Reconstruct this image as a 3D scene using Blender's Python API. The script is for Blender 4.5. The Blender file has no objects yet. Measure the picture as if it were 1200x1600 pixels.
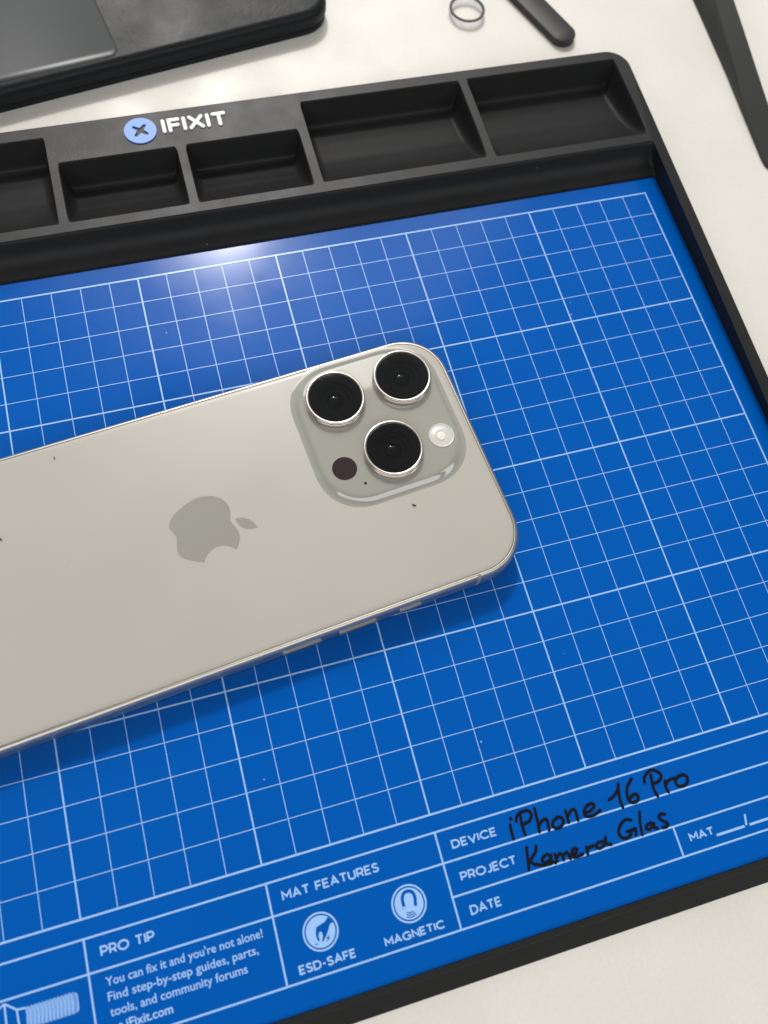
import bpy, bmesh, math, random
from mathutils import Matrix, Vector
random.seed(7)
R = math.radians
S = 0.0081            # one printed square of the mat, in metres: all shapes below are given in squares
SC = bpy.context.scene
COL = SC.collection

# ------------------------------------------------------------------ camera, world, lamps, exposure
cd = bpy.data.cameras.new('camera'); cam = bpy.data.objects.new('camera', cd); COL.objects.link(cam)
cd.sensor_fit = 'VERTICAL'; cd.sensor_height = 36.0; cd.sensor_width = 27.0
cd.lens = 1288.74 / 1600 * 36.0
cd.clip_start = 0.01; cd.clip_end = 50
def rod(r):
    r = Vector(r); return Matrix.Rotation(r.length, 3, r.normalized())
RC = rod((2.78225563, -0.35520128, 0.19723064))          # world -> camera (x right, y down, z forward)
TC = Vector((10.41060476, -12.72363626, 32.90275419))
CPOS = -(RC.transposed() @ TC)
B = RC.transposed() @ Matrix(((1, 0, 0), (0, -1, 0), (0, 0, -1)))
M4 = B.to_4x4(); M4.translation = CPOS * S
cam.matrix_world = M4
cd.dof.use_dof = True; cd.dof.focus_distance = 27.3 * S; cd.dof.aperture_fstop = 13
SC.camera = cam

W = bpy.data.worlds.new('World'); SC.world = W; W.use_nodes = True
nt = W.node_tree; nt.nodes.clear()
def N(t, ty, **kw):
    n = t.nodes.new(ty)
    for k, v in kw.items(): setattr(n, k, v)
    return n
wo = N(nt, 'ShaderNodeOutputWorld'); bg = N(nt, 'ShaderNodeBackground')
tc = N(nt, 'ShaderNodeTexCoord'); sep = N(nt, 'ShaderNodeSeparateXYZ')
nt.links.new(tc.outputs['Generated'], sep.inputs[0])
# the room: pale walls and ceiling, brighter towards the far side where the windows and lamps are, dim behind the photographer
mr = N(nt, 'ShaderNodeMapRange'); mr.inputs[1].default_value = -1; mr.inputs[2].default_value = 1
nt.links.new(sep.outputs['Y'], mr.inputs[0])
cr = N(nt, 'ShaderNodeValToRGB')
cr.color_ramp.elements[0].position = 0.0; cr.color_ramp.elements[0].color = (0.16, 0.155, 0.15, 1)
cr.color_ramp.elements[1].position = 1.0; cr.color_ramp.elements[1].color = (1.62, 1.74, 1.88, 1)
for ps, cl in ((.42, (.45, .44, .42, 1)), (.62, (.95, .93, .90, 1)), (.80, (1.38, 1.43, 1.48, 1))):
    e = cr.color_ramp.elements.new(ps); e.color = cl
nt.links.new(mr.outputs[0], cr.inputs[0])
# windows on both sides of the photographer, who stands dark between them
def wmath(op, a, b=None):
    n = N(nt, 'ShaderNodeMath', operation=op)
    for i, x in ((0, a), (1, b)):
        if x is None: continue
        if isinstance(x, (int, float)): n.inputs[i].default_value = x
        else: nt.links.new(x, n.inputs[i])
    return n.outputs[0]
def wstep(sock, lo, hi, v0=0.0, v1=1.0):
    n = N(nt, 'ShaderNodeMapRange', interpolation_type='SMOOTHSTEP')
    for i, x in ((1, lo), (2, hi), (3, v0), (4, v1)): n.inputs[i].default_value = x
    nt.links.new(sock, n.inputs[0]); return n.outputs[0]
band = wmath('MULTIPLY', wstep(sep.outputs['Z'], .38, .44), wstep(sep.outputs['Z'], .70, .78, 1.0, 0.0))
band = wmath('MULTIPLY', band, wstep(sep.outputs['Y'], -.38, -.28, 1.0, 0.0))
nrm = N(nt, 'ShaderNodeVectorMath', operation='DOT_PRODUCT'); nrm.inputs[1].default_value = Vector((.52, .85, 0)).normalized()
nt.links.new(tc.outputs['Generated'], nrm.inputs[0])
gapm = wstep(wmath('ABSOLUTE', wmath('ADD', nrm.outputs['Value'], .22)), .05, .10)
mw = wmath('MULTIPLY', wmath('MULTIPLY', band, gapm), 7.5)
nz = N(nt, 'ShaderNodeTexNoise'); nz.inputs['Scale'].default_value = 2.3; nz.inputs['Detail'].default_value = 1.5
nt.links.new(tc.outputs['Generated'], nz.inputs['Vector'])
mr2 = N(nt, 'ShaderNodeMapRange'); mr2.inputs[1].default_value = .35; mr2.inputs[2].default_value = .65
mr2.inputs[3].default_value = .6; mr2.inputs[4].default_value = 1.3
nt.links.new(nz.outputs['Fac'], mr2.inputs[0])
mx = N(nt, 'ShaderNodeMix', data_type='RGBA', blend_type='MULTIPLY'); mx.inputs['Factor'].default_value = 1
nt.links.new(cr.outputs[0], mx.inputs[6]); nt.links.new(mr2.outputs[0], mx.inputs[7])
ad = N(nt, 'ShaderNodeMix', data_type='RGBA', blend_type='ADD'); ad.inputs['Factor'].default_value = 1
nt.links.new(mx.outputs[2], ad.inputs[6]); nt.links.new(mw, ad.inputs[7])
nt.links.new(ad.outputs[2], bg.inputs[0]); bg.inputs[1].default_value = 0.40
nt.links.new(bg.outputs[0], wo.inputs[0])

def lamp(name, loc, target, size, watts, col):
    l = bpy.data.lights.new(name, 'AREA'); l.shape = 'DISK'; l.size = size; l.energy = watts; l.color = col
    o = bpy.data.objects.new(name, l); COL.objects.link(o)
    o.location = Vector(loc) * S
    o.rotation_euler = (Vector(target) - Vector(loc)).to_track_quat('-Z', 'Y').to_euler()
    return o
lamp('ceiling_lamp', (2, 197, 233), (-12, -8, 0), 0.25, 33, (1.0, 0.97, 0.93))
lamp('added_soft_light', (22, 210, 200), (-12, -8, 0), 1.6, 25, (1.0, 0.95, 0.88))  # broad unseen light, added to strengthen the soft shadows from the far side
SC.view_settings.view_transform = 'Standard'; SC.view_settings.look = 'None'
SC.view_settings.exposure = -0.2; SC.view_settings.gamma = 1

# ------------------------------------------------------------------ materials
def mat(name, col, rough=.5, metal=0, spec=.5, coat=0, coat_rough=.1, bump=None, vary=None, rvary=None, trans=0, ior=None):
    m = bpy.data.materials.new(name); m.use_nodes = True; t = m.node_tree; p = t.nodes['Principled BSDF']
    p.inputs['Base Color'].default_value = (*col, 1); p.inputs['Roughness'].default_value = rough
    p.inputs['Metallic'].default_value = metal; p.inputs['Specular IOR Level'].default_value = spec
    p.inputs['Coat Weight'].default_value = coat; p.inputs['Coat Roughness'].default_value = coat_rough
    p.inputs['Transmission Weight'].default_value = trans
    if ior: p.inputs['IOR'].default_value = ior
    tc = N(t, 'ShaderNodeTexCoord')
    if bump:
        sc, st, dist = bump
        n = N(t, 'ShaderNodeTexNoise'); n.inputs['Scale'].default_value = sc; n.inputs['Detail'].default_value = 4
        t.links.new(tc.outputs['Object'], n.inputs['Vector'])
        b = N(t, 'ShaderNodeBump'); b.inputs['Strength'].default_value = st; b.inputs['Distance'].default_value = dist
        t.links.new(n.outputs['Fac'], b.inputs['Height']); t.links.new(b.outputs[0], p.inputs['Normal'])
    if vary:                                    # (scale, amount): blotches in the colour itself
        sc, am = vary
        n = N(t, 'ShaderNodeTexNoise'); n.inputs['Scale'].default_value = sc; n.inputs['Detail'].default_value = 5
        t.links.new(tc.outputs['Object'], n.inputs['Vector'])
        r = N(t, 'ShaderNodeMapRange'); r.inputs[1].default_value = .3; r.inputs[2].default_value = .7
        r.inputs[3].default_value = 1 - am; r.inputs[4].default_value = 1 + am
        t.links.new(n.outputs['Fac'], r.inputs[0])
        x = N(t, 'ShaderNodeMix', data_type='RGBA', blend_type='MULTIPLY'); x.inputs['Factor'].default_value = 1
        x.inputs[6].default_value = (*col, 1); t.links.new(r.outputs[0], x.inputs[7])
        t.links.new(x.outputs[2], p.inputs['Base Color'])
    if rvary:
        sc, lo, hi = rvary
        n = N(t, 'ShaderNodeTexNoise'); n.inputs['Scale'].default_value = sc; n.inputs['Detail'].default_value = 6
        t.links.new(tc.outputs['Object'], n.inputs['Vector'])
        r = N(t, 'ShaderNodeMapRange'); r.inputs[1].default_value = .35; r.inputs[2].default_value = .65
        r.inputs[3].default_value = lo; r.inputs[4].default_value = hi
        t.links.new(n.outputs['Fac'], r.inputs[0]); t.links.new(r.outputs[0], p.inputs['Roughness'])
    return m
def specks(m, scale, radius, col, keep):
    """dust: small pale dots, each on a random few of the cells of a Voronoi pattern"""
    t = m.node_tree; p = t.nodes['Principled BSDF']; tc = N(t, 'ShaderNodeTexCoord')
    v = N(t, 'ShaderNodeTexVoronoi'); v.inputs['Scale'].default_value = scale
    t.links.new(tc.outputs['Object'], v.inputs['Vector'])
    l = N(t, 'ShaderNodeMath', operation='LESS_THAN'); l.inputs[1].default_value = radius
    t.links.new(v.outputs['Distance'], l.inputs[0])
    s = N(t, 'ShaderNodeSeparateColor'); t.links.new(v.outputs['Color'], s.inputs[0])
    g = N(t, 'ShaderNodeMath', operation='LESS_THAN'); g.inputs[1].default_value = keep
    t.links.new(s.outputs[0], g.inputs[0])
    a = N(t, 'ShaderNodeMath', operation='MULTIPLY'); t.links.new(l.outputs[0], a.inputs[0]); t.links.new(g.outputs[0], a.inputs[1])
    a2 = N(t, 'ShaderNodeMath', operation='MULTIPLY'); a2.inputs[1].default_value = .6; t.links.new(a.outputs[0], a2.inputs[0])
    x = N(t, 'ShaderNodeMix', data_type='RGBA'); t.links.new(a2.outputs[0], x.inputs[0])
    src = p.inputs['Base Color']
    if src.links: t.links.new(src.links[0].from_socket, x.inputs[6])
    else: x.inputs[6].default_value = src.default_value
    x.inputs[7].default_value = (*col, 1)
    t.links.new(x.outputs[2], src)

m_table = mat('pale_laminate', (.70, .675, .62), .45, bump=(260, .12, .0004), vary=(22, .045), rvary=(60, .38, .55))
def grain(m, scale, lo, hi):
    t = m.node_tree; p = t.nodes['Principled BSDF']; tc = N(t, 'ShaderNodeTexCoord')
    n = N(t, 'ShaderNodeTexNoise'); n.inputs['Scale'].default_value = scale; n.inputs['Detail'].default_value = 2
    t.links.new(tc.outputs['Object'], n.inputs['Vector'])
    r = N(t, 'ShaderNodeMapRange'); r.inputs[1].default_value = .3; r.inputs[2].default_value = .7; r.inputs[3].default_value = lo; r.inputs[4].default_value = hi
    t.links.new(n.outputs['Fac'], r.inputs[0])
    x = N(t, 'ShaderNodeMix', data_type='RGBA', blend_type='MULTIPLY'); x.inputs['Factor'].default_value = 1
    t.links.new(p.inputs['Base Color'].links[0].from_socket, x.inputs[6]); t.links.new(r.outputs[0], x.inputs[7])
    t.links.new(x.outputs[2], p.inputs['Base Color'])
grain(m_table, 1100, .97, 1.02)
m_rubber = mat('black_silicone', (.0175, .018, .0188), .5, spec=.10, bump=(1500, .25, .0001), rvary=(90, .33, .42))
specks(m_rubber, 190, .04, (.22, .22, .22), .05)
m_rim = mat('black_silicone_rim', (.014, .0143, .0147), .5, spec=.27, bump=(1500, .3, .0001), rvary=(120, .42, .47))
specks(m_rim, 190, .04, (.25, .25, .25), .03)
m_mat = mat('blue_mat_sheet', (.0, .091, .415), .17, spec=.13, vary=(14, .03), rvary=(38, .125, .20))
specks(m_mat, 170, .035, (.55, .65, .8), .06); specks(m_mat, 420, .05, (.45, .55, .75), .012)
m_print = mat('pale_print', (.32, .54, .92), .3)
m_print2 = mat('halftone_print', (.13, .30, .68), .3)
m_ink = mat('marker_ink', (.004, .006, .012), .4, spec=.2)
m_badge = mat('badge_blue', (.14, .30, .78), .45)
m_white = mat('white_lettering', (.85, .85, .82), .5)
m_glass_back = mat('frosted_back_glass', (.435, .412, .366), .36, spec=.6, vary=(40, .012), rvary=(35, .30, .38))
m_plateau = mat('polished_back_glass', (.34, .335, .29), .07, spec=.8, coat=1, coat_rough=.04)
specks(m_plateau, 420, .06, (.75, .74, .70), .05); specks(m_glass_back, 150, .035, (.75, .74, .70), .04)
m_emblem = mat('emblem_mirror', (.31, .30, .262), .14, spec=.8)
m_ti = mat('titanium', (.60, .57, .51), .38, metal=1, bump=(900, .05, .00005))
m_ring = mat('lens_ring_metal', (.62, .58, .53), .26, metal=1)
m_dark = mat('matt_black', (.008, .008, .009), .6)
m_gap = mat('gap_black', (.01, .01, .01), .7)
m_barrel = mat('lens_barrel_black', (.006, .0063, .007), .5)
m_elem = mat('lens_element_glass', (.004, .006, .010), .04, spec=.9, coat=1, coat_rough=.03)
m_lidar = mat('sensor_window', (.030, .016, .018), .14)
m_flash = mat('flash_diffuser', (.62, .61, .57), .25, coat=.8, bump=(700, .3, .0002))
m_led = mat('flash_led', (.80, .77, .68), .3)
m_screen = mat('screen_glass', (.01, .01, .012), .05)
m_ant = mat('antenna_plastic', (.30, .28, .25), .5)
m_slab = mat('black_grained_case', (.010, .0118, .0138), .42, spec=.16, bump=(420, .35, .0003), rvary=(55, .37, .46))
m_panel = mat('dark_glass_panel', (.007, .013, .018), .27, spec=.17)
m_tool = mat('black_nylon', (.016, .0165, .0165), .5, bump=(700, .12, .0001))
m_lint = mat('dark_lint', (.02, .018, .016), .8)

def thin_glass(name, ior, tint):
    m = bpy.data.materials.new(name); m.use_nodes = True; t = m.node_tree; t.nodes.clear()
    o = N(t, 'ShaderNodeOutputMaterial'); mx = N(t, 'ShaderNodeMixShader'); fr = N(t, 'ShaderNodeFresnel'); fr.inputs[0].default_value = ior
    tr = N(t, 'ShaderNodeBsdfTransparent'); tr.inputs[0].default_value = (*tint, 1)
    gl = N(t, 'ShaderNodeBsdfGlossy'); gl.inputs['Roughness'].default_value = .03
    t.links.new(fr.outputs[0], mx.inputs[0]); t.links.new(tr.outputs[0], mx.inputs[1]); t.links.new(gl.outputs[0], mx.inputs[2])
    t.links.new(mx.outputs[0], o.inputs[0]); return m
m_cover = thin_glass('lens_cover_glass', 1.5, (.30, .31, .34))
m_clear = mat('clear_glass', (.9, .91, .92), .08, spec=.8)
m_clear.node_tree.nodes['Principled BSDF'].inputs['Alpha'].default_value = .38

# ------------------------------------------------------------------ builders
def empty(name, loc=(0, 0, 0), rot=None, rz=0):
    o = bpy.data.objects.new(name, None); COL.objects.link(o); o.empty_display_size = .01
    if rot is not None:
        m = rot.to_4x4(); m.translation = Vector(loc) * S; o.matrix_world = m
    else:
        o.location = Vector(loc) * S; o.rotation_euler = (0, 0, rz)
    return o
def tag(o, label, cat, group=None, kind=None):
    o['label'] = label; o['category'] = cat
    if group: o['group'] = group
    if kind: o['kind'] = kind
    return o
def link(name, me, m, parent):
    o = bpy.data.objects.new(name, me); COL.objects.link(o); me.materials.append(m)
    if parent: o.parent = parent
    return o
class MB:
    """collects shapes in squares; build() links them as one mesh object"""
    def __init__(s, origin=(0, 0, 0)): s.v = []; s.f = []; s.o = origin
    def add(s, vs, fs):
        b = len(s.v); s.v += [tuple(v) for v in vs]; s.f += [tuple(b + i for i in f) for f in fs]; return s
    def loft(s, rings, cap0=False, cap1=False, closed=False):
        n = len(rings[0]); vs = [p for r in rings for p in r]; fs = []
        k = len(rings)
        for a in range(k if closed else k - 1):
            b = (a + 1) % k
            for i in range(n):
                j = (i + 1) % n
                fs.append((a * n + i, a * n + j, b * n + j, b * n + i))
        if cap0: fs.append(tuple(range(n - 1, -1, -1)))
        if cap1: fs.append(tuple((k - 1) * n + i for i in range(n)))
        return s.add(vs, fs)
    def ribbon(s, pts, w, z, cap=True, thick=0, rise=.00025):
        """flat stroke of width w along pts, with round ends"""
        P = [Vector(p[:2]) for p in pts]; n = len(P); L = []; Rr = []
        for i in range(n):
            d = Vector((0, 0))
            if i > 0: d += (P[i] - P[i - 1]).normalized()
            if i < n - 1: d += (P[i + 1] - P[i]).normalized()
            if d.length < 1e-4: d = (P[i] - P[i - 1])
            d.normalize(); k = 1
            if 0 < i < n - 1:
                c = d.dot((P[i + 1] - P[i]).normalized()); k = min(1 / max(c, .35), 2.2)
            nn = Vector((-d.y, d.x)) * (w / 2 * k); L.append(P[i] + nn); Rr.append(P[i] - nn)
        def capp(c, d):
            return [c + Vector((math.cos(a), math.sin(a))) * (w / 2) for a in [math.atan2(d.y, d.x) + R(x) for x in (60, 20, -20, -60)]]
        out = list(L)
        if cap: out += capp(P[-1], (P[-1] - P[-2]))
        out += Rr[::-1]
        if cap: out += capp(P[0], (P[0] - P[1]))
        # quads + end fans so bends stay clean
        rz = lambda i: z + thick + rise * i      # climbs a hair, so a stroke that crosses itself lies on top of itself
        vs = [(p.x, p.y, rz(i)) for i, p in enumerate(L)] + [(p.x, p.y, rz(i)) for i, p in enumerate(Rr)]
        fs = [(n + i, n + i + 1, i + 1, i) for i in range(n - 1)]
        if cap:
            e = capp(P[-1], (P[-1] - P[-2])); b = len(vs); vs += [(p.x, p.y, rz(n - 1)) for p in e]
            fs.append((n - 1, 2 * n - 1, b + 3, b + 2, b + 1, b))
            e = capp(P[0], (P[0] - P[1])); b = len(vs); vs += [(p.x, p.y, z + thick) for p in e]
            fs.append((n, 0, b + 3, b + 2, b + 1, b))
        s.add(vs, fs)
        if thick:
            m = len(out); s.add([(p.x, p.y, z + thick) for p in out] + [(p.x, p.y, z) for p in out],
                                [(i, (i + 1) % m, m + (i + 1) % m, m + i) for i in range(m)])
        return s
    def poly(s, pts, z): return s.add([(x, y, z) for x, y in pts], [tuple(range(len(pts)))])
    def build(s, name, m, parent=None, smooth=35, merge=False):
        me = bpy.data.meshes.new(name); ox, oy, oz = s.o
        me.from_pydata([((x - ox) * S, (y - oy) * S, (z - oz) * S) for x, y, z in s.v], [], s.f)
        bm = bmesh.new(); bm.from_mesh(me)
        if merge: bmesh.ops.remove_doubles(bm, verts=bm.verts, dist=1e-6)
        ng = [f for f in bm.faces if len(f.verts) > 8]
        if ng: bmesh.ops.triangulate(bm, faces=ng)
        bm.to_mesh(me); bm.free()
        if smooth:
            me.shade_smooth(); me.set_sharp_from_angle(angle=R(smooth))
        me.update()
        return link(name, me, m, parent)
def rr(x0, x1, y0, y1, r, z=0.0, n=8, p=2.0):
    """rounded rectangle, counter-clockwise; z may be a function of y"""
    out = []; r = min(r, (x1 - x0) / 2 - 1e-4, (y1 - y0) / 2 - 1e-4)
    for cx, cy, a0 in ((x1 - r, y1 - r, 0), (x0 + r, y1 - r, 90), (x0 + r, y0 + r, 180), (x1 - r, y0 + r, 270)):
        for i in range(n + 1):
            a = R(a0 + 90 * i / n); c, s_ = math.cos(a), math.sin(a)
            x = cx + r * math.copysign(abs(c) ** (2 / p), c); y = cy + r * math.copysign(abs(s_) ** (2 / p), s_)
            out.append((x, y, z(y) if callable(z) else z))
    return out
def circ(cx, cy, r, z, n=64): return [(cx + r * math.cos(2 * math.pi * i / n), cy + r * math.sin(2 * math.pi * i / n), z) for i in range(n)]
def lathe(cx, cy, prof, n=64): return [circ(cx, cy, r, z, n) for r, z in prof]
def arc(cx, cy, rx, ry, a0, a1, n=12): return [(cx + rx * math.cos(R(a0 + (a1 - a0) * i / n)), cy + ry * math.sin(R(a0 + (a1 - a0) * i / n))) for i in range(n + 1)]
def spline(pts, k=5):
    if len(pts) < 3: return list(pts)
    P = [pts[0]] + list(pts) + [pts[-1]]; out = []
    for i in range(1, len(P) - 2):
        a, b, c, d = P[i - 1:i + 3]
        for j in range(k):
            t = j / k
            out.append(tuple(.5 * (2 * b[q] + (c[q] - a[q]) * t + (2 * a[q] - 5 * b[q] + 4 * c[q] - d[q]) * t * t + (3 * b[q] - a[q] - 3 * c[q] + d[q]) * t ** 3) for q in (0, 1)))
    out.append(tuple(pts[-1])); return out

# ------------------------------------------------------------------ measured outlines (in squares): handwriting, symbols, emblem
HW = [[(-12.767, -20.907), (-12.79, -21.056), (-12.799, -21.306)], [(-12.711, -20.741), (-12.686, -20.763)], [(-12.389, -20.703), (-12.413, -20.868), (-12.43, -21.108), (-12.424, -21.28)], [(-12.564, -20.866), (-12.511, -20.743), (-12.359, -20.662), (-12.145, -20.672), (-12.066, -20.793), (-12.155, -20.94), (-12.307, -20.986), (-12.437, -20.97)], [(-11.915, -20.671), (-11.934, -20.854), (-11.948, -21.096), (-11.991, -21.329)], [(-11.969, -21.188), (-11.815, -21.06), (-11.675, -21.049), (-11.664, -21.175), (-11.692, -21.363)], [(-11.304, -21.088), (-11.476, -21.154), (-11.544, -21.268), (-11.484, -21.363), (-11.332, -21.366), (-11.207, -21.278), (-11.192, -21.159), (-11.304, -21.088), (-11.361, -21.092)], [(-11.029, -20.982), (-11.036, -21.153), (-11.046, -21.318)], [(-11.029, -21.165), (-10.868, -21.026), (-10.756, -21.023), (-10.74, -21.161), (-10.75, -21.341)], [(-10.486, -21.197), (-10.318, -21.194), (-10.144, -21.102), (-10.166, -21.011), (-10.339, -21.023), (-10.475, -21.135), (-10.49, -21.28), (-10.343, -21.336), (-10.17, -21.319), (-10.006, -21.255)], [(-9.637, -21.052), (-9.49, -21.007), (-9.3, -20.882), (-9.19, -20.699)], [(-9.19, -20.699), (-9.267, -20.942), (-9.304, -21.184), (-9.296, -21.367)], [(-8.733, -20.671), (-8.928, -20.832), (-9.03, -21.033), (-9.04, -21.232), (-8.935, -21.326), (-8.783, -21.303), (-8.728, -21.192), (-8.794, -21.113), (-8.953, -21.155), (-9.034, -21.218)], [(-8.105, -20.724), (-8.152, -20.943), (-8.169, -21.168), (-8.131, -21.357)], [(-8.379, -20.891), (-8.33, -20.74), (-8.135, -20.613), (-7.966, -20.623), (-7.815, -20.752), (-7.821, -20.879), (-7.961, -20.969), (-8.11, -20.98)], [(-7.744, -21.003), (-7.784, -21.172), (-7.756, -21.343)], [(-7.779, -21.158), (-7.675, -21.048), (-7.543, -21.007), (-7.413, -21.017)], [(-7.273, -20.988), (-7.421, -21.092), (-7.407, -21.239), (-7.258, -21.301), (-7.085, -21.235), (-7.023, -21.088), (-7.113, -20.996), (-7.273, -20.988), (-7.345, -21.02)], [(-12.498, -21.622), (-12.548, -21.848), (-12.589, -22.075), (-12.636, -22.213)], [(-12.215, -21.663), (-12.28, -21.804), (-12.409, -21.911), (-12.556, -22.013)], [(-12.522, -21.975), (-12.446, -22.096), (-12.263, -22.186), (-12.115, -22.223), (-11.93, -22.233)], [(-11.869, -22.03), (-11.998, -21.969), (-12.153, -22.055), (-12.119, -22.16), (-11.969, -22.145), (-11.867, -22.04), (-11.9, -22.165), (-11.801, -22.25)], [(-11.748, -22.026), (-11.74, -22.229)], [(-11.733, -22.135), (-11.592, -22.046), (-11.542, -22.132), (-11.545, -22.246)], [(-11.545, -22.169), (-11.412, -22.072), (-11.354, -22.137), (-11.337, -22.271)], [(-11.26, -22.178), (-11.115, -22.156), (-11.059, -22.075), (-11.125, -22.033), (-11.231, -22.099), (-11.254, -22.237), (-11.131, -22.272), (-10.93, -22.247)], [(-10.766, -22.1), (-10.777, -22.203), (-10.793, -22.305)], [(-10.78, -22.212), (-10.698, -22.138), (-10.544, -22.123)], [(-10.253, -22.084), (-10.405, -22.09), (-10.471, -22.192), (-10.38, -22.242), (-10.232, -22.187), (-10.118, -22.019), (-10.15, -22.161), (-10.013, -22.239)], [(-9.182, -21.768), (-9.314, -21.716), (-9.506, -21.777), (-9.651, -21.934), (-9.661, -22.103), (-9.531, -22.198), (-9.379, -22.167), (-9.276, -22.063)], [(-9.423, -22.037), (-9.272, -22.04), (-9.138, -22.028), (-9.187, -22.192)], [(-8.842, -21.623), (-8.948, -21.932), (-8.994, -22.245)], [(-8.609, -22.002), (-8.763, -22.034), (-8.818, -22.127), (-8.697, -22.151), (-8.541, -22.046), (-8.572, -22.136), (-8.489, -22.209)], [(-8.109, -21.892), (-8.237, -21.856), (-8.325, -21.932), (-8.233, -22.057), (-8.133, -22.16), (-8.192, -22.233), (-8.315, -22.228)]]
HAND = [(-18.536, -21.796), (-18.502, -21.83), (-18.445, -21.909), (-18.418, -21.971), (-18.449, -21.958), (-18.526, -21.994), (-18.582, -22.095), (-18.662, -22.211), (-18.757, -22.315), (-18.807, -22.362), (-18.833, -22.347), (-18.776, -22.225), (-18.782, -22.126), (-18.807, -22.092), (-18.848, -22.103), (-18.892, -22.176), (-18.887, -22.308), (-18.918, -22.33), (-18.951, -22.259), (-18.957, -22.114), (-18.908, -21.966), (-18.764, -21.918), (-18.646, -21.893)]
BOLT = [(-18.583, -22.219), (-18.704, -22.308), (-18.656, -22.322), (-18.723, -22.402), (-18.591, -22.317), (-18.638, -22.3)]
SPARK = [(-19.051, -22.338), (-19.009, -22.357), (-18.963, -22.344), (-18.989, -22.363), (-18.942, -22.396), (-19.004, -22.39)]
MAGNET = [(-16.398, -22.199), (-16.402, -22.027), (-16.387, -21.911), (-16.311, -21.8), (-16.173, -21.784), (-16.064, -21.855), (-16.037, -21.991), (-16.057, -22.106), (-16.073, -22.205)]
TIPS = [(-16.398, -22.199), (-16.398, -22.135), (-16.073, -22.205), (-16.064, -22.144)]
WAVES = [[(-16.367, -22.303), (-16.279, -22.336), (-16.177, -22.318)], [(-16.389, -22.352), (-16.279, -22.396), (-16.138, -22.369)], [(-16.398, -22.413), (-16.278, -22.456), (-16.108, -22.417)]]
EMB = [[(-10.278, 0.434), (-10.209, 0.556), (-10.044, 0.719), (-9.802, 0.856), (-9.532, 0.966), (-9.242, 1.025), (-8.976, 1.003), (-8.789, 0.944), (-8.616, 0.838), (-8.474, 0.686), (-8.393, 0.507), (-8.38, 0.334), (-8.414, 0.14), (-8.471, -0.007), (-8.447, -0.145), (-8.372, -0.338), (-8.354, -0.547), (-8.392, -0.717), (-8.495, -0.88), (-8.598, -0.989)], [(-8.598, -0.989), (-8.683, -0.885), (-8.819, -0.782), (-8.97, -0.728), (-9.134, -0.713), (-9.318, -0.766), (-9.464, -0.858), (-9.563, -0.965), (-9.608, -1.056)], [(-9.608, -1.056), (-9.783, -0.976), (-10.007, -0.841), (-10.155, -0.727), (-10.258, -0.571), (-10.268, -0.406), (-10.22, -0.207), (-10.178, -0.077), (-10.185, 0.035), (-10.246, 0.202), (-10.287, 0.345), (-10.278, 0.434)]]
LEAF = [[(-8.334, -0.037), (-8.237, -0.023), (-8.081, -0.071), (-7.914, -0.194), (-7.811, -0.353), (-7.754, -0.514)], [(-7.754, -0.514), (-7.883, -0.52), (-8.073, -0.471), (-8.208, -0.36), (-8.293, -0.2), (-8.334, -0.037)]]

# ------------------------------------------------------------------ setting: the table
ZT = -.45
t = MB()
t.loft([rr(-75, 55, -50, 45, .6, ZT - 3), rr(-75, 55, -50, 45, .6, ZT - .15), rr(-74.85, 54.85, -49.85, 44.85, .5, ZT)], True, True)
tab = t.build('tabletop', m_table); tab['kind'] = 'structure'
tag(tab, 'pale cream laminate tabletop under everything', 'table', kind='structure')

# ------------------------------------------------------------------ the black tray
XR, YB = 1.12, 6.40
XL = -38.0
TO = (-18, -9, ZT)
def H(y): return 1.0 if y > 1.62 else 1.0 + (y - 1.62) * .0368
tray = tag(empty('repair_tray', TO), 'black silicone tray with rimmed parts compartments along its far side', 'tray')
pockets = [(-5.92, .53, 2.0, 5.95), (-12.70, -6.23, 2.05, 5.92), (-17.30, -13.03, 2.0, 4.68), (-21.86, -17.60, 2.0, 4.66),
           (-28.6, -22.15, 2.0, 5.88), (-37.3, -28.9, 2.0, 5.9)]
tb = MB(TO)
outer = rr(XL + .05, XR - .05, -23.99, YB - .05, .85, H, 10)
inner = rr(XL + .6, .57, -23.88, 1.63, .12, H, 4)
# top plate with its openings
bm = bmesh.new(); loops = []
holes = [inner]
def pw(x, tab):
    if x <= tab[0][0]: return tab[0][1]
    for (a, fa), (b, fb) in zip(tab, tab[1:]):
        if x <= b: return fa + (fb - fa) * (x - a) / (b - a)
    return tab[-1][1]
S_SIDE = [(0, 1), (.015, .99), (.04, .95), (.10, .52), (.15, .26), (.22, .10), (.30, .03), (.40, 0)]
S_BACK = [(0, 1), (.015, .99), (.04, .955), (.22, .55), (.26, .42), (.30, .20), (.36, .07), (.47, 0)]
Z_FLOOR = [(0, 1), (.015, .99), (.05, .955), (.12, .88), (.30, .72), (.60, .55), (1.0, .38), (1.6, .19), (2.3, .06), (3.1, -.04), (4.0, -.06)]
def ticks(n, w):
    near = [0, .015, .03, .05, .075, .10, .125, .15, .18, .22, .26, .30, .35, .40, .47, .55]
    mid = [.55 + (w - 1.1) * i / n for i in range(1, n)]
    return near + mid + [w - q for q in near[::-1]]
def pocket_grid(pk):
    """a scoop: the floor rises in a long ramp to the near lip; side and back walls are steep, rounded where they meet"""
    x0, x1, y0, y1 = pk; us = ticks(14, x1 - x0); vs_ = ticks(16, y1 - y0); D = y1 - y0; out = []
    for v in vs_:
        zf = pw(v if v < .12 else .12 + (v - .12) * 3.83 / (D - .12), Z_FLOOR)
        for u in us:
            s1 = pw(min(u, x1 - x0 - u), S_SIDE); s2 = pw(D - v, S_BACK)
            s_ = min(1.0, (s1 ** 4 + s2 ** 4) ** .25)
            out.append((x0 + u, y0 + v, zf + (1 - zf) * s_))
    return out, len(us), len(vs_)
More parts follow.
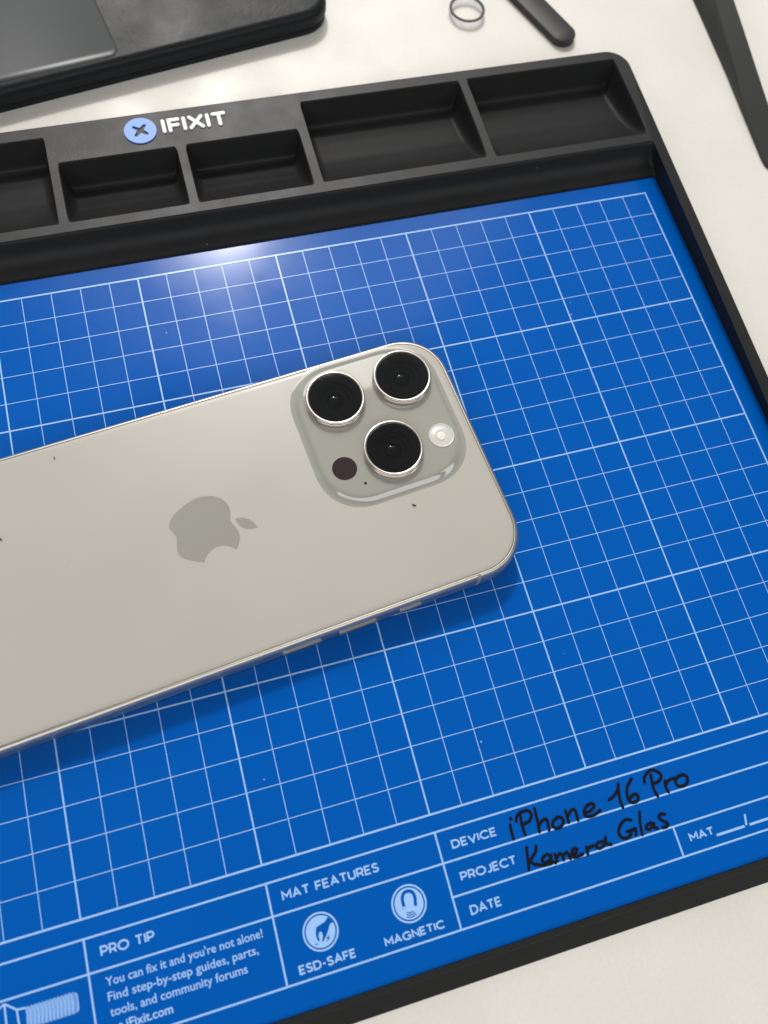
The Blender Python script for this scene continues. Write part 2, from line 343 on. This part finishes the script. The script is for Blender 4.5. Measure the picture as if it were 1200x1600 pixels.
def pocket_border(pk):
    x0, x1, y0, y1 = pk; us = ticks(14, x1 - x0); vs_ = ticks(16, y1 - y0)
    return ([(x0 + u, y0, 1) for u in us[:-1]] + [(x1, y0 + v, 1) for v in vs_[:-1]] + [(x0 + u, y1, 1) for u in us[:0:-1]] + [(x0, y0 + v, 1) for v in vs_[:0:-1]])
for pk in pockets: holes.append(pocket_border(pk))
for lp in [outer] + holes:
    vs = [bm.verts.new((x, y, 0)) for x, y, z in lp]
    for i in range(len(vs)): bm.edges.new((vs[i], vs[(i + 1) % len(vs)]))
bmesh.ops.triangle_fill(bm, edges=bm.edges[:], use_beauty=True)
bm.verts.index_update()
for f in bm.faces:
    f.normal_update()
    if f.normal.z < 0: f.normal_flip()
rimb = MB(TO)
rimb.add([(v.co.x, v.co.y, H(v.co.y)) for v in bm.verts], [[v.index for v in f.verts] for f in bm.faces]); bm.free()
rimb.build('tray_rim', m_rim, tray, smooth=0)
# outer wall: near vertical on three sides, a long slope on the near side
def oring(dx, df, dz, frac=None, r=.85):
    y0 = -23.99 - df
    z = (lambda y: H(max(y, -24)) - dz) if frac is None else (lambda y: ZT + (H(max(y, -24)) - ZT) * frac)
    return rr(XL + .05 - dx, XR - .05 + dx, y0, YB - .05 + dx, r + dx, z, 10)
tb.loft([oring(.09, .62, 0, 0.0), oring(.085, .56, 0, .12), oring(.06, .10, 0, .80), oring(.045, .05, .05), oring(.025, .02, .015), outer])
# inner wall down to the mat: upright at the sides, a hollow curve below the compartments
def iring(x, yb, yf, fr, r): return rr(XL + .6 - (x - .57), x, yf, yb, r, lambda y: H(y) * fr if y > -30 else 0, 4)
def ir(x, yb, fr, r, yf=-23.88): return [(px, py, (H(min(py, 1.62) if py < 0 else 1.7)) * fr) for px, py, pz in rr(XL + .6 - (x - .57), x, yf, yb, r, 0, 4)]
tb.loft([ir(.57, 1.63, 1, .12), ir(.585, 1.60, .985, .14), ir(.60, 1.565, .95, .2), ir(.61, 1.52, .86, .24), ir(.63, 1.42, .64, .24), ir(.65, 1.28, .44, .24),
         ir(.67, 1.10, .28, .22), ir(.69, .88, .16, .2), ir(.70, .72, .09, .15), ir(.70, .68, .0, .12)][::1])
tb.add([(XL + .4, -23.9, -.03), (.72, -23.9, -.03), (.72, .7, -.03), (XL + .4, .7, -.03)], [(0, 1, 2, 3)])
for pk in pockets:
    g_, nu, nv = pocket_grid(pk)
    tb.add(g_, [(j * nu + i, j * nu + i + 1, (j + 1) * nu + i + 1, (j + 1) * nu + i) for j in range(nv - 1) for i in range(nu - 1)])
tb.build('tray_body', m_rubber, tray, smooth=40)

# raised emblem and name on the wide rim
bd = MB(TO); bc = (-18.75, 5.55); br = .585
cross = []
for q in range(4):
    a0 = 45 + 90 * q + 4
    for da, rad in ((-11, .30), (-7, .335), (7, .335), (11, .30), (45, .125)):
        a = R(a0 + da); cross.append((bc[0] + rad * math.cos(a), bc[1] + rad * math.sin(a)))
bm = bmesh.new()
for lp in ([(x, y) for x, y, z in circ(*bc, br, 0)], cross):
    vs = [bm.verts.new((x, y, 0)) for x, y in lp]
    for i in range(len(vs)): bm.edges.new((vs[i], vs[(i + 1) % len(vs)]))
bmesh.ops.triangle_fill(bm, edges=bm.edges[:], use_beauty=True); bm.verts.index_update()
for f in bm.faces:
    f.normal_update()
    if f.normal.z < 0: f.normal_flip()
bd.add([(v.co.x, v.co.y, 1.05) for v in bm.verts], [[v.index for v in f.verts] for f in bm.faces]); bm.free()
bd.loft([circ(*bc, br, 1.0), circ(*bc, br, 1.05)])
bd.loft([[(x, y, 1.05) for x, y in cross], [(x, y, 1.0) for x, y in cross]])
bd.build('screw_head_badge', m_badge, tray)

# stroke alphabet for the printed capitals
def glyph(c):
    if c == 'A': return [[(0, 0), (.39, 1), (.78, 0)], [(.15, .31), (.63, .31)]], .78
    if c == 'C': return [arc(.5, .5, .5, .5, 45, 315, 16)], .84
    if c == 'D': return [[(.36, 0), (0, 0), (0, 1), (.34, 1)] + arc(.34, .5, .42, .5, 85, -85, 12)], .76
    if c == 'E': return [[(.56, 1), (0, 1), (0, 0), (.56, 0)], [(0, .51), (.5, .51)]], .56
    if c == 'F': return [[(.56, 1), (0, 1), (0, 0)], [(0, .48), (.5, .48)]], .54
    if c == 'G': return [arc(.5, .5, .5, .5, 45, 300, 16) + [(.88, .15), (.9, .46), (.56, .46)]], .92
    if c == 'I': return [[(0, 0), (0, 1)]], 0
    if c == 'J': return [[(.42, 1), (.42, .28)] + arc(.2, .25, .22, .25, 0, -145, 8)], .42
    if c == 'M': return [[(0, 0), (0, 1), (.43, .36), (.86, 1), (.86, 0)]], .86
    if c == 'N': return [[(0, 0), (0, 1), (.7, 0), (.7, 1)]], .7
    if c == 'O': return [arc(.5, .5, .5, .5, 90, 449, 22)], 1.0
    if c in 'PR':
        g = [[(0, 0), (0, 1), (.33, 1)] + arc(.34, .70, .28, .30, 85, -90, 9) + [(.09, .40)]]
        if c == 'R': g.append([(.34, .40), (.62, 0)])
        return g, .62
    if c == 'S': return [spline([(.56, .84), (.44, .97), (.24, 1.0), (.06, .88), (.05, .68), (.22, .55), (.42, .46), (.58, .32), (.55, .1), (.34, 0), (.14, .03), (0, .15)], 3)], .6
    if c == 'T': return [[(0, 1), (.68, 1)], [(.34, 1), (.34, 0)]], .68
    if c == 'U': return [[(0, 1), (0, .34)] + arc(.34, .34, .34, .34, 185, 355, 9) + [(.68, .34), (.68, 1)]], .68
    if c == 'V': return [[(0, 1), (.38, 0), (.76, 1)]], .76
    if c == 'X': return [[(0, 0), (.72, 1)], [(0, 1), (.72, 0)]], .72
    if c == '-': return [[(0, .42), (.32, .42)]], .32
    return [], .26
zk = [0]
def caps(mb, text, x0, x1, yb, h, w, z, cap=False, thick=0, gap=.27):
    items = []; x = 0
    for c in text:
        g, a = glyph(c); items.append((g, x)); x += a + gap
    tot = x - gap; kx = (x1 - x0 - w) / tot; ky = h - w
    for g, gx in items:
        for st in g:
            zk[0] = (zk[0] + 1) % 9
            mb.ribbon([(x0 + w / 2 + (gx + px) * kx, yb + w / 2 + py * ky) for px, py in st], w, z + (0 if thick else .0009 * zk[0]), cap, thick + (.0009 * zk[0] if thick else 0))
lt = MB(TO); caps(lt, 'IFIXIT', -17.96, -15.55, 5.29, .63, .135, 1.0, True, .05, gap=.36)
lt.build('raised_lettering', m_white, tray, smooth=0)

# ------------------------------------------------------------------ the blue work mat lying in the tray
MO = (-18, -11.5, -.02)
wm = tag(empty('work_mat', MO), 'glossy blue gridded work mat with white print lying in the black tray', 'work mat')
s = MB(MO); s.loft([rr(XL + .7, .69, -23.87, .665, .08, -.02, 4), rr(XL + .7, .69, -23.87, .665, .08, 0, 4)], True, True)
s.build('mat_sheet', m_mat, wm)
g = MB(MO); GX = 35
def bar(mb, x0, x1, y0, y1, z): mb.add([(x0, y0, z), (x1, y0, z), (x1, y1, z), (x0, y1, z)], [(0, 1, 2, 3)])
for i in range(1, GX):
    w = .046 if i % 5 == 0 else .023
    bar(g, -i - w / 2, -i + w / 2, -20, 0, .004 + (.0006 if i % 5 == 0 else 0))
for j in range(1, 20):
    w = .05 if j % 5 == 0 else .023
    bar(g, -GX, 0, -j - w / 2, -j + w / 2, .0055 + (.0006 if j % 5 == 0 else 0))
w = .056
for x in (0, -GX): bar(g, x - w / 2, x + w / 2, -20.03, .03, .007)
for y in (0, -20): bar(g, -GX - .03, .03, y - w / 2, y + w / 2, .008)
g.build('printed_grid', m_print, wm, smooth=0)
g = MB(MO); w = .053
for y, x0, x1 in ((-20.5, -GX, 0), (-21.37, -GX, 0), (-23.16, -GX, 0), (-22.295, -15, 0)): bar(g, x0 - .035, x1 + .035, y - w / 2, y + w / 2, .006)
for x, y0, y1 in ((-15, -23.16, -20.5), (-20, -23.16, -20.5), (-25, -23.16, -20.5), (-30, -23.16, -20.5), (-8, -23.16, -22.295), (0, -23.16, -20.5), (-GX, -23.16, -20.5)):
    bar(g, x - w / 2, x + w / 2, y0, y1, .0045)
g.build('printed_box_lines', m_print, wm, smooth=0)
lw = .05
for tx, x0, x1, yb, h in (('PRO TIP', -24.62, -23.17, -21.05, .265), ('MAT FEATURES', -19.64, -16.82, -21.065, .255), ('ESD-SAFE', -19.61, -18.0, -22.985, .235),
                          ('MAGNETIC', -17.17, -15.42, -22.98, .225), ('DEVICE', -14.62, -13.23, -21.075, .245), ('PROJECT', -14.62, -12.9, -21.97, .25),
                          ('DATE', -14.61, -13.67, -22.885, .255), ('MAT', -7.63, -6.82, -22.84, .235)):
    g = MB(MO); caps(g, tx, x0, x1, yb, h, lw if h > .23 else .048, .004)
    if tx != 'MAT': g.build('printed_caption', m_print, wm, smooth=0)
bar(g, -6.78, -5.83, -22.915, -22.845, .004); bar(g, -5.66, -4.72, -22.915, -22.845, .004)
g.ribbon([(-5.69, -22.57), (-5.765, -22.87)], .06, .006, False)
g.build('printed_caption', m_print, wm, smooth=0)
def text(body, x0, x1, yb, name, bold):
    c = bpy.data.curves.new('t', 'FONT'); c.body = body; c.size = 1; c.offset = bold; c.resolution_u = 3
    o = bpy.data.objects.new('t', c); COL.objects.link(o); bpy.context.view_layer.update()
    me = bpy.data.meshes.new_from_object(o.evaluated_get(bpy.context.evaluated_depsgraph_get()))
    bpy.data.objects.remove(o); bpy.data.curves.remove(c)
    xs = [v.co.x for v in me.vertices]; a, b = min(xs), max(xs); return me, a, b
tm = MB(MO)
kk = None
for body, x0, x1, yb, bold in (("You can fix it and you're not alone!", -24.60, -20.36, -21.785, .012), ('Find step-by-step guides, parts,', -24.60, -20.56, -22.15, .012),
                               ('tools, and community forums', -24.60, -20.94, -22.52, .012), ('at', -24.58, -24.33, -22.885, .012), ('iFixit.com', -24.24, -23.02, -22.885, .02)):
    me, a, b = text(body, x0, x1, yb, 'small', bold)
    kx = (x1 - x0) / (b - a); ky = .31
    tm.add([(x0 + (v.co.x - a) * kx, yb + v.co.y * ky, .005) for v in me.vertices], [tuple(p.vertices) for p in me.polygons]); bpy.data.meshes.remove(me)
tm.build('printed_tip_text', m_print, wm, smooth=0)
# round symbols
def roundel(name, cx, cy, r):
    q = MB(MO); n = 48
    q.loft([circ(cx, cy, r * .90, .004, n), circ(cx, cy, r, .004, n)]); q.poly([(x, y) for x, y, z in circ(cx, cy, r * .82, 0, n)], .004)
    return q.build(name, m_print, wm, smooth=0)
esd = roundel('hand_symbol', -18.81, -22.095, .5); mag = roundel('magnet_symbol', -16.24, -22.10, .505)
q = MB(MO); q.poly(HAND, .0062); q.poly(BOLT, .0062); q.poly(SPARK, .0062)
q.build('hand_outline', m_mat, esd, smooth=0)
q = MB(MO); q.ribbon(spline(MAGNET, 4), .088, .0062, False)
for i, wv in enumerate(WAVES): q.ribbon(spline(wv, 5), .026, .0062, False)
q.build('magnet_outline', m_mat, mag, smooth=0)
q = MB(MO)
for k in (0, 2): q.ribbon([TIPS[k], TIPS[k + 1]], .062, .0076, False)
q.build('magnet_tips', m_print, mag, smooth=0)
# drawing of a screw in the last box
q = MB(MO); n = 13; xs = [-26.66 + i * (1.16 / (n - 1)) for i in range(n)]
top = []; bot = []
for i, x in enumerate(xs):
    top += [(x, -21.70), (x + .048, -21.655)]; bot += [(x - .03, -22.16), (x + .02, -22.20)]
q.poly(top + [(-25.40, -21.72), (-25.36, -21.77), (-25.37, -22.11), (-25.42, -22.15)] + bot[::-1], .004)
sd = q.build('screw_drawing', m_print2, wm, smooth=0)
q = MB(MO)
for i, x in enumerate(xs): q.ribbon([(x, -21.69), (x + .03, -21.9), (x - .02, -22.18)], .026, .006 + .0008 * (i % 2), False)
for i, x in enumerate(xs[:-1]): q.ribbon([(x + .045, -21.655), (x + .09, -21.9), (x + .075, -22.15)], .016, .006 + .0008 * (i % 2), False)
q.ribbon([(-25.40, -21.70), (-25.355, -21.77), (-25.365, -22.11), (-25.42, -22.16)], .03, .008, False)
for i, st in enumerate(([(-27.17, -21.45), (-26.883, -21.668), (-26.66, -21.69)], [(-27.17, -21.45), (-27.175, -22.38), (-26.86, -22.16)], [(-26.883, -21.668), (-26.86, -22.16), (-26.66, -22.16)],
                        [(-27.17, -21.45), (-27.45, -21.6), (-27.46, -22.2), (-27.175, -22.38)])):
    q.ribbon(st, .05, .0085 + .0008 * i, False)
q.build('screw_outline', m_print, sd, smooth=0)
# the marker handwriting
q = MB(MO)
for i, st in enumerate(HW): q.ribbon(spline(st, 6), .09, .009 + .0009 * (i % 7), True)
q.build('marker_writing', m_ink, wm, smooth=0)

# ------------------------------------------------------------------ the phone, screen down
RP = rod((-0.006639985613794117, -0.009982679162001065, 0.10022718523266963))
PT = Vector((-10.279651343324135, -9.223701804504534, 1.205))
L, HW2, TH = 18.41, 4.40, 1.0
ph = tag(empty('smartphone', PT + RP @ Vector((-L / 2, 0, -TH)), rot=RP), 'champagne titanium smartphone lying screen down on the blue mat', 'smartphone')
PO = (-L / 2, 0, -TH)                      # its base: local coordinates below put the back glass at z = 0 and the top edge at x = 0
def pr(i, z, n=14): return rr(-L + i, .09 - i, -HW2 + i, HW2 - i, 1.62 - i * .8, z, n, 2.12)
fr = MB(PO)
fr.loft([pr(.16, -TH + .04), pr(.09, -TH + .05), pr(.035, -TH + .10), pr(.008, -TH + .18), pr(0, -TH + .3), pr(0, -.36), pr(.014, -.24), pr(.042, -.15), pr(.08, -.09), pr(.12, -.06), pr(.155, -.048), pr(.168, -.052), pr(.175, -.12)], True, False)
frame = fr.build('frame', m_ti, ph, smooth=50)
gp = MB(PO); gp.loft([pr(.16, -.085), pr(.20, -.085)]); gp.build('gasket', m_gap, ph)
gb = MB(PO); gb.loft([pr(.186, -.12), pr(.188, -.045), pr(.20, -.025), pr(.235, -.009), pr(.30, -.001), pr(.37, 0)], False, True)
back = gb.build('back_glass', m_glass_back, ph, smooth=50)
sg = MB(PO); sg.loft([pr(.22, -TH), pr(.15, -TH + .02), pr(.12, -TH + .05)], True, True); sg.build('screen', m_screen, ph)
for x0, x1 in ((-8.31, -7.03), (-6.51, -5.25), (-4.53, -3.76)):
    b = MB(PO); z0, z1 = -.62, -.34
    def br_(off, i): return [(x, -HW2 - off, z) for x, z, _ in [(p[0], p[1], 0) for p in rr(x0 + i, x1 - i, z0 + i, z1 - i, .12, 0, 4)]]
    b.loft([br_(-.05, 0), br_(.045, 0), br_(.06, .015)], False, True)
    b.build('side_button', m_ti, ph)
for x in (-1.83,):
    b = MB(PO); prof = [(-.36, .003), (-.24, -.011), (-.15, -.039), (-.09, -.077), (-.06, -.117), (-.047, -.153)]
    prof = [(-TH + .2, .004)] + prof
    b.add([(x + dx, -HW2 - o, z + .002) for dx in (-.055, .055) for z, o in prof], [(i, i + 1, len(prof) + i + 1, len(prof) + i) for i in range(len(prof) - 1)])
    b.build('antenna_band', m_ant, ph)
# fruit emblem, stem side towards the camera block
pts = []
for seg in EMB: pts += spline(seg, 4)[:-1]
e = MB(PO); e.poly(pts, .0016); e.poly([p for seg in LEAF for p in spline(seg, 4)[:-1]], .0016)
e.build('fruit_emblem', m_emblem, back, smooth=0)
# camera block
PX0, PX1, PY0, PY1 = -5.52, -.38, -1.06, 4.20
def pl(i, z): return rr(PX0 + i, PX1 - i, PY0 + i, PY1 - i, 1.58 - i * .55, z, 14, 2.15)
c = MB(PO); ZP = .17
c.loft([pl(-.02, -.004), pl(.05, .006), pl(.11, .026), pl(.17, .062), pl(.22, .105), pl(.27, .142), pl(.33, .163), pl(.40, ZP)], False, True)
block = c.build('camera_plateau', m_plateau, ph, smooth=60)
def lens(cx, cy, first=None):
    o = (cx, cy, ZP)
    if first is None:
        q = MB(o); q.loft(lathe(cx, cy, [(.985, ZP), (.985, ZP + .03), (.955, ZP + .045), (.96, ZP + .17), (.972, ZP + .205), (.970, ZP + .235), (.955, ZP + .255), (.925, ZP + .264), (.895, ZP + .260), (.874, ZP + .248), (.865, ZP + .10)]))
        r = q.build('camera_lens', m_ring, None, smooth=40)
        q = MB(o); q.loft(lathe(cx, cy, [(.864, ZP + .235), (.84, ZP + .243)]), False, True); q.build('lens_cover', m_cover, r, smooth=0)
        q = MB(o); q.loft(lathe(cx, cy, [(.865, ZP + .20), (.60, ZP + .19), (.58, ZP + .12), (.45, ZP + .10), (.43, ZP + .04), (.30, ZP + .03)]), False, True); q.build('lens_barrel', m_barrel, r, smooth=20)
        q = MB(o); q.loft(lathe(cx, cy, [(.30 * math.cos(R(a)), ZP + .032 + .10 * math.sin(R(a))) for a in (0, 20, 40, 60, 75, 85)], 40), False, True); q.build('lens_element', m_elem, r)
        parts = [r] + list(r.children)
    else:
        r = first.copy(); COL.objects.link(r)
        for ch in first.children: d = ch.copy(); COL.objects.link(d); d.parent = r
    r.parent = ph; r.location = Vector((cx - PO[0], cy - PO[1], ZP - PO[2])) * S
    return r
l0 = lens(-4.03, 2.735)
l1 = lens(-1.66, 2.785, l0); l1.rotation_euler.z = .9
l2 = lens(-2.885, .455, l0); l2.rotation_euler.z = 2.2
q = MB(PO); q.loft(lathe(-1.18, .44, [(.425, ZP + .001), (.425, ZP + .02), (.405, ZP + .03), (.375, ZP + .026), (.365, ZP + .008), (.33, ZP + .012), (.32, ZP + .004), (.28, ZP + .012), (.27, ZP + .004), (.22, ZP + .012), (.21, ZP + .004)]), False, True)
fl = q.build('flash', m_flash, ph, smooth=20)
q = MB(PO); q.loft(lathe(-1.2, .42, [(.15, ZP + .0125), (.14, ZP + .03), (.10, ZP + .036)], 20), False, True); q.build('flash_emitter', m_led, fl)
q = MB(PO); q.poly([(x, y) for x, y, z in circ(-4.57, .38, .40, 0, 56)], ZP + .0022); q.build('depth_sensor', m_lidar, ph, smooth=0)
q = MB(PO); q.poly([(x, y) for x, y, z in circ(-4.12, -.31, .05, 0, 20)], ZP + .0022); q.build('microphone_hole', m_gap, ph, smooth=0)

# specks of dark lint on the back glass, each loose
def lint(lx, ly, a, ln, label):
    w_ = PT + RP @ Vector((lx, ly, .012))
    q = MB(); d = Vector((math.cos(a), math.sin(a), 0)); n_ = Vector((-d.y, d.x, 0))
    rings = []
    for t_, r_ in ((-1, .006), (-.5, .022), (.1, .030), (.6, .02), (1, .005)):
        c_ = d * (t_ * ln) + n_ * (.03 * math.sin(t_ * 2.2))
        rings.append([tuple(c_ + n_ * (r_ * math.cos(R(60 * k))) + Vector((0, 0, r_ * (1 + math.sin(R(60 * k))) * .8))) for k in range(6)])
    q.loft(rings, True, True)
    o = q.build('lint_speck', m_lint, None); o.matrix_world = Matrix.Translation(w_ * S) @ RP.to_4x4()
    tag(o, label, 'lint', 'dark lint specks on the phone back')
lint(-2.9, -1.47, 1.9, .065, 'tiny dark lint speck on the phone back just below the camera block')
lint(-12.96, 3.74, .4, .03, 'tiny dark lint speck near the far long edge of the phone back')
lint(-15.05, 1.67, 1.2, .045, 'tiny dark lint speck on the phone back at the left photo edge')

# ------------------------------------------------------------------ the dark slab at the far left
a = R(9.24); sl = tag(empty('tablet_in_case', (-16, 15, ZT), rz=a), 'dark tablet in a black rubber case with a worn border, beyond the tray', 'tablet')
ca, sa = math.cos(a), math.sin(a); OX, OY = -16 * ca + 15 * sa, 16 * sa + 15 * ca
SO = (OX, OY, ZT)
def sr(i, z, r=1.35): return rr(-34 + i, -8.05 - i, 12.46 + i, 34 - i, r - i * .6, z, 12, 2.2)
q = MB(SO); q.loft([sr(.10, ZT), sr(.02, ZT + .03), sr(0, ZT + .10), sr(.03, ZT + .22), sr(.09, ZT + .26)], True, False)
q.build('case_base', m_slab, sl)
q = MB(SO); q.loft([sr(.10, ZT + .24), sr(.02, ZT + .29), sr(-.03, ZT + .42), sr(-.03, ZT + .66), sr(.0, ZT + .80), sr(.06, ZT + .90), sr(.15, ZT + .97), sr(.28, ZT + 1.0)], False, True)
q.build('case_body', m_slab, sl, smooth=50)
q = MB(SO); q.loft([rr(-33, -17.02, 12.74, 33, .42, ZT + 1.002, 8), rr(-33, -17.02, 12.74, 33, .42, ZT + 1.008, 8)], False, True)
q.build('panel_groove_shade', m_gap, sl)  # black sheet in place of a cut groove: its shade is painted on
q = MB(SO); q.loft([rr(-33.06, -17.09, 12.81, 32.94, .36, ZT + 1.0, 8), rr(-33.06, -17.09, 12.81, 32.94, .36, ZT + 1.012, 8), rr(-33.04, -17.10, 12.82, 32.92, .35, ZT + 1.016, 8)], False, True)
q.build('screen_panel', m_panel, sl)

# ------------------------------------------------------------------ loose camera-glass ring
RO = (-4.06, 10.92, ZT)
rg = tag(empty('lens_cover_ring', RO), 'small clear glass ring with a black rim lying on the table behind the tray', 'glass ring')
q = MB(RO); q.loft(lathe(RO[0], RO[1], [(.66, ZT + .004), (.75, ZT + .004), (.775, ZT + .03), (.775, ZT + .25), (.66, ZT + .25)], 72), closed=True); q.build('glass_wall', m_clear, rg)
q = MB(RO); q.loft(lathe(RO[0], RO[1], [(.665, ZT + .253), (.775, ZT + .253), (.782, ZT + .27), (.775, ZT + .30), (.675, ZT + .30), (.66, ZT + .28)], 72), closed=True); q.build('black_rim', m_tool, rg)

# ------------------------------------------------------------------ rounded black spudger
da = math.atan2(-.93, .36); SPO = (-.30, 8.90, ZT)
sp = empty('spudger', SPO, rz=da); tag(sp, 'flat black plastic spudger with a rounded tip, on the table behind the tray', 'spudger')
def cap_(i, z, ln=14): return [(p[0], p[1], z) for p in ([(.565 - i) * math.cos(R(x)), (.565 - i) * math.sin(R(x))] for x in range(-90, 91, 10))] + [(-ln, .62 - i, z), (-ln, -.62 + i, z)]
q = MB(); q.loft([cap_(.04, 0), cap_(0, .04), cap_(0, .27), cap_(.02, .315), cap_(.07, .34)], True, True)
q.build('spudger_blade', m_tool, sp)

# ------------------------------------------------------------------ black wedge tool at the far right
WO = (6.8, 6.0, ZT)
wt = empty('prying_tool', WO); tag(wt, 'long black wedge shaped prying tool lying on the table right of the tray', 'prying tool')
secs = [(.32, 6.25, 6.25, 6.75, .02), (.40, 6.10, 6.10, 6.90, .12), (.62, 5.99, 5.99, 7.0, .15), (1.0, 5.97, 5.98, 7.05, .17), (3.5, 6.18, 6.20, 7.30, .37), (5.6, 6.37, 6.46, 7.50, .55),
        (7.2, 6.47, 6.66, 7.70, .64), (9.3, 6.60, 7.05, 7.98, .72), (12, 6.75, 7.35, 8.35, .78), (18, 7.1, 7.9, 9.0, .85), (26, 7.8, 8.4, 9.3, .8)]
q = MB(WO); rings = []
for y, xb, xl, xr, h in secs:
    b_ = min(.05, h * .4)
    rings.append([(xb + .02, y, ZT), (xb, y, ZT + b_), ((xb * 2 + xl) / 3 - .01, y, ZT + h * .45), (xl - .005, y, ZT + h - b_), (xl + .05, y, ZT + h), (xr - .05, y, ZT + h), (xr, y, ZT + h - b_), (xr + .03, y, ZT + .02), (xr, y, ZT)])
q.loft(rings, True, True)
q.build('tool_bar', m_tool, wt, smooth=30)
